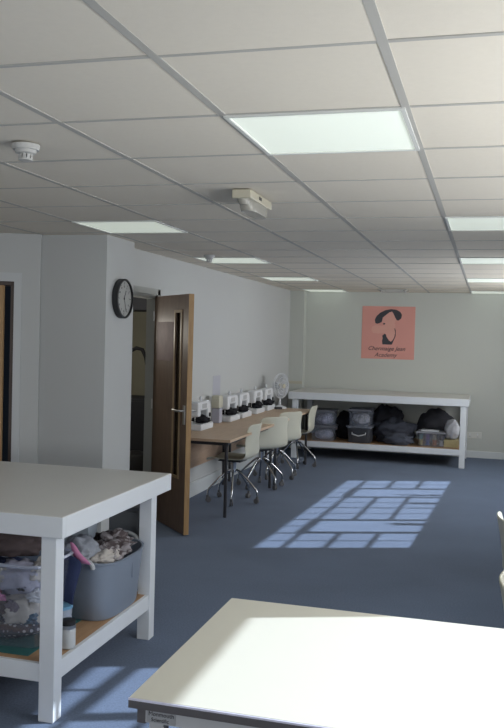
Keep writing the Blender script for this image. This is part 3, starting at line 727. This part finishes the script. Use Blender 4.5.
for k, (lab, y) in enumerate(mach):
    machine(lab, y)
    o = rag('sewing_cloth', C_['black'], None, (-2.765, y+.16, DH+.066), (.085, .12, .045), 50+k, .5)  # black crumpled form filling the space under the arm
    tag(o, 'black fabric under the arm of the %s sewing machine' % ['nearest', 'second', 'third', 'fourth', 'fifth'][k], 'fabric')
o = MB(); o.box((-.05, -.07, 0), (.05, .07, .14), bev=.02)
tag(o.build('machine_hood', M['shell'], None, True, (-2.83, 8.86, DH+.16)), 'beige hood beside the second sewing machine head', 'machine hood')
b = MB(); b.box((-.045, -.05, 0), (.045, .05, .159), bev=.006); tag(b.build('tissue_box', mat('lilac_box', (.38, .38, .45), .6, nscale=9, namt=.05), None, False, (-2.83, 8.86, DH)), 'pale lilac box standing below the beige hood', 'box')
b = MB(); b.box((-.05, -.035, 0), (.05, .035, .03), bev=.01).tube([(-.04, 0, .02), (-.08, .02, .02), (-.11, .08, .008), (-.1, .15, .005)], .004, 6)
tag(b.build('foot_pedal', M['blackplastic'], None, True, (-2.66, 10.98, DH), .6), 'small black pedal on the desk in front of the fan', 'pedal')

# fan
t = thing('desk_fan', 'round white desk fan at the far end of the sewing desks', 'fan', (-2.68, 11.145, DH), math.radians(-22))
MB().lathe([(0, 0), (.10, 0), (.10, .012), (.07, .025), (.018, .04), (.014, .16), (0, .16)], n=28).build('fan_base', M['white'], t, True)
FT = Matrix.Translation((0, 0, .30)) @ Matrix.Rotation(PI/2, 4, 'Y')
MB().lathe([(0, -.09), (.045, -.085), (.05, -.03), (.045, 0), (0, 0)], T=FT, n=24).build('motor_housing', M['white'], t, True)
b = MB()
for rr, zz in ((.165, .02), (.165, 0.0), (.12, .045), (.075, .055), (.12, -.02)): b.tube([FT @ Vector((math.cos(a)*rr, math.sin(a)*rr, zz)) for a in [2*PI*k/36 for k in range(36)]], .0035 if rr < .16 else .006, 6, True)
for k in range(36):
    a = 2*PI*k/36; c, s = math.cos(a), math.sin(a)
    b.tube([FT @ Vector((c*r, s*r, z)) for r, z in ((.03, .058), (.09, .054), (.14, .036), (.165, .01), (.14, -.012), (.05, -.03))], .0016, 5)
b.build('fan_guard', M['white'], t)
for k in range(4):
    bm = MB(); a0 = k*PI/2
    pts = []
    for r, w0, w1 in ((.03, -.25, .25), (.08, -.45, .45), (.13, -.5, .4), (.148, -.3, .2)):
        pts.append(([FT @ Vector((math.cos(a0+w0)*r, math.sin(a0+w0)*r, .005)), FT @ Vector((math.cos(a0+w1)*r, math.sin(a0+w1)*r, .03))]))
    vs = [[bm.bm.verts.new(p) for p in row] for row in pts]
    for A, B in zip(vs, vs[1:]): bm._f([A[0], A[1], B[1], B[0]])
    o = bm.build('fan_blade', mat('fan_blade_grey', (.32, .34, .37), .3, nscale=9, namt=.03) if k == 0 else bpy.data.materials['fan_blade_grey'], t); sm = o.modifiers.new('s', 'SOLIDIFY'); sm.thickness = .002
MB().lathe([(0, .07), (.03, .068), (.034, .05), (.034, .0), (0, 0)], T=FT, n=24).build('fan_hub', M['cream'], t, True)

# ------------------------------------------------------------------ chairs
def make_chair(label, loc, rz):
    t = thing('swivel_chair', label, 'chair', loc, rz, 'cream shell swivel chairs')
    # shell: one piece seat + back.  chair faces +x ; back at -x
    prof = [(.225, .425, .185), (.215, .443, .2), (.16, .452, .212), (.06, .447, .218), (-.06, .442, .218), (-.15, .445, .216), (-.195, .465, .214), (-.215, .51, .212), (-.225, .58, .21), (-.236, .66, .206), (-.25, .74, .2), (-.262, .795, .198), (-.266, .812, .19)]
    bm = bmesh.new(); g = []
    NU = 13
    for i, (x, z, w) in enumerate(prof):
        row = []
        for k in range(NU):
            u = -1+2*k/(NU-1); y = w*u
            back = max(0, min(1, (z-.47)/.15))
            dx = back*.045*u*u; dz = (1-back)*.018*u*u
            if i == 0: dz -= .012*u*u
            if i >= len(prof)-2: dz -= .022*abs(u)**8
            row.append(bm.verts.new((x+dx, y, z+dz)))
        g.append(row)
    for i in range(len(g)-1):
        for k in range(NU-1): bm.faces.new((g[i][k], g[i+1][k], g[i+1][k+1], g[i][k+1]))
    me = bpy.data.meshes.new('seat_shell'); bm.to_mesh(me); bm.free(); me.materials.append(M['shell'])
    for p in me.polygons: p.use_smooth = True
    o = bpy.data.objects.new('seat_shell', me); COL.objects.link(o); o.parent = t
    s = o.modifiers.new('solid', 'SOLIDIFY'); s.thickness = .012; s.offset = 0; s = o.modifiers.new('sub', 'SUBSURF'); s.levels = 1; s.render_levels = 2
    b = MB(); b.lathe([(0, .30), (.028, .30), (.028, .40), (.045, .41), (.045, .425), (0, .425)], n=20)
    b.build('swivel_column', M['chrome'], t, True)
    MB().box((-.11, -.10, .418), (.13, .10, .43), bev=.003).build('seat_plate', M['blackmetal'], t)
    for k in range(5):
        a = 2*PI*k/5+PI/5; c, s = math.cos(a), math.sin(a)
        f = lambda r, z: (c*r, s*r, z)
        lg = MB().tube([f(.015, .325), f(.06, .318), f(.14, .25), f(.225, .165), f(.25, .14), f(.262, .115), f(.265, .07)], .0105, 10); lg = lg.build('leg', M['chrome'], t, True)
        w = MB()
        for sgn in (-1, 1):
            T = Matrix.Translation((c*.255, s*.255, .028)) @ Matrix.Rotation(a, 4, 'Z') @ Matrix.Rotation(PI/2, 4, 'X') @ Matrix.Translation((0, 0, sgn*.009-.006))
            w.lathe([(0, 0), (.024, 0), (.027, .004), (.027, .008), (.024, .012), (0, .012)], T=T, n=16)
        w.tube([f(.264, .045), f(.264, .075)], .013, 10)
        w.build('castor', M['greyplastic'], lg, True)
    return t
c0 = make_chair('cream shell swivel chair nearest the open door, seen side-on', (-2.46, 8.30, 0), math.radians(176))
dup(c0, (-2.42, 9.25, 0), math.radians(143), 'second cream swivel chair from the door, back turned towards the camera')
dup(c0, (-2.42, 9.98, 0), math.radians(150), 'third cream swivel chair from the door, half behind the second')
dup(c0, (-2.40, 10.95, 0), math.radians(181), 'cream swivel chair farthest from the door, in front of the rear bench')
dup(c0, (.338, 4.48, 0), math.radians(8), 'cream chair back with sunlit rim at right edge, the farther one')
dup(c0, (.335, 3.28, 0), math.radians(-6), 'cream chair back with sunlit rim at right edge, just behind the foreground table')

# ------------------------------------------------------------------ store room: hose, dark cabinet
t = thing('vacuum_cleaner', 'dark canister vacuum with curved black hose seen through the doorway', 'vacuum cleaner', (-3.45, 8.1, .012))
hp = [(-3.56, 1.50), (-3.49, 1.534), (-3.427, 1.52), (-3.385, 1.44), (-3.362, 1.33), (-3.345, 1.16), (-3.325, 1.01), (-3.32, .8), (-3.34, .45)]
MB().tube([(x+3.45, .06, z-.012) for x, z in hp], .02, 10).build('hose', M['hose'], t, True)
MB().lathe([(0, 0), (.14, 0), (.16, .03), (.16, .38), (.13, .44), (.05, .47), (0, .47)], n=28).build('canister', M['blackplastic'], t, True)
t = thing('store_cabinet', 'dark cupboard standing low inside the doorway behind the pillar', 'cabinet', (-3.6, 8.65, .012))
MB().box((-.5, -.25, 0), (.38, .25, .98), bev=.01).build('cabinet_body', M['dark'], t)
for x in (-.49, -.05): MB().box((x, -.265, .03), (x+.42, -.251, .95)).build('cabinet_door', M['dark'], t)
struct(MB().box((-4.6, 8.2, 1.93), (-3.1, 9.0, CH+.02)).build('wall_bulkhead', M['dark']))  # dark box added as painted shade for the darkness near the store ceiling

# unseen plants added on the window sill so their leaves notch the sun patch
def plant(label, y, seed, hh, spread):
    rnd = random.Random(seed); p = WR @ Vector((XR-.02, y, ZS-.001)); t = thing('potted_plant', label, 'plant', p)
    MB().lathe([(.035, 0), (.05, .08), (.054, .08), (.054, .09), (0, .085)], n=20).build('pot', M['cream'], t, True)
    b = MB()
    for k in range(14):
        a = rnd.uniform(0, 2*PI); l = rnd.uniform(.5, 1)*min(spread, .11); z = .09+rnd.uniform(.3, 1)*hh
        c, s_ = math.cos(a), math.sin(a); w = .022
        v = [b.bm.verts.new(q) for q in ((0, 0, .09), (c*l*.5-s_*w, s_*l*.5+c*w, z*.9), (c*l, s_*l, z), (c*l*.5+s_*w, s_*l*.5-c*w, z*.9))]
        b._f(v)
    b.build('leaves', mat('leaf_green_%d' % seed, (.06, .14, .04), .6, nscale=9, namt=.2), t)
plant('leafy plant in a cream pot on the far end of the window sill', 10.25, 3, .26, .22)
plant('smaller leafy plant in a cream pot on the window sill', 9.75, 5, .14, .14)
plant('low leafy plant in a cream pot near the middle of the window sill', 8.65, 8, .12, .16)

# ------------------------------------------------------------------ outside ground, light, camera
struct(MB().box((XR+.2, -12, -.3), (30, 25, -.2)).build('ground', M['concrete']))
w = bpy.data.worlds.new('sky'); bpy.context.scene.world = w; w.use_nodes = True
w.node_tree.nodes['Background'].inputs['Color'].default_value = (.55, .75, 1, 1); w.node_tree.nodes['Background'].inputs['Strength'].default_value = 1.0
def lamp(name, typ, loc, rot, energy, col, **k):
    l = bpy.data.lights.new(name, typ); l.energy = energy; l.color = col
    for a, v in k.items(): setattr(l, a, v)
    o = bpy.data.objects.new(name, l); COL.objects.link(o); o.location = loc; o.rotation_euler = rot; return o
sd = Vector((-1, -.395, -.67))
lamp('sun', 'SUN', (6, 8, 6), sd.to_track_quat('-Z', 'Y').to_euler(), 7.4, (.84, .93, 1.04), angle=math.radians(.53))
for a, c in WIN:
    lamp('window_daylight', 'AREA', WR @ Vector((XR+.16, (a+c)/2, (ZS+ZH)/2)), Vector((-1, 0, .05)).to_track_quat('-Z', 'Y').to_euler(), (29 if a > 6 else 22)*(c-a), (.98, .97, .95), shape='RECTANGLE', size=(c-a), size_y=(ZH-ZS))
lamp('window_daylight', 'AREA', (-1.5, YN-.12, 1.5), Vector((0, 1, -.05)).to_track_quat('-Z', 'Y').to_euler(), 72, (1, .96, .90), shape='RECTANGLE', size=4.1, size_y=1.1)  # added fill light, standing in for an unseen window behind the camera

lamp('store_room_light', 'POINT', (-3.5, 7.5, 1.7), (0, 0, 0), 10, (1, .95, .85), shadow_soft_size=.1)  # added fill that brightens the store room; no such lamp is seen
q_f, yaw, pitch, roll = 855.1, .2696, -.0307, .0267
cy_, sy_ = math.cos(yaw), math.sin(yaw)
F = Vector((-sy_*math.cos(pitch), cy_*math.cos(pitch), math.sin(pitch))); R0 = Vector((cy_, sy_, 0)); U0 = R0.cross(F)
R = R0*math.cos(roll)+U0*math.sin(roll); U = R.cross(F)
cam = bpy.data.cameras.new('camera'); co = bpy.data.objects.new('camera', cam); COL.objects.link(co)
mw = Matrix((R, U, -F)).transposed().to_4x4(); mw.translation = Vector((0, 0, 1.671)); co.matrix_world = mw
cam.sensor_fit = 'VERTICAL'; cam.sensor_height = 36; cam.lens = q_f/728*36; cam.clip_start = .05
sc = bpy.context.scene; sc.camera = co
sc.view_settings.view_transform = 'Standard'; sc.view_settings.look = 'None'; sc.view_settings.exposure = .12; sc.view_settings.gamma = 1
sc.cycles.use_denoising = True; sc.cycles.max_bounces = 10; sc.cycles.diffuse_bounces = 6; sc.cycles.transparent_max_bounces = 12; sc.cycles.sample_clamp_indirect = 4
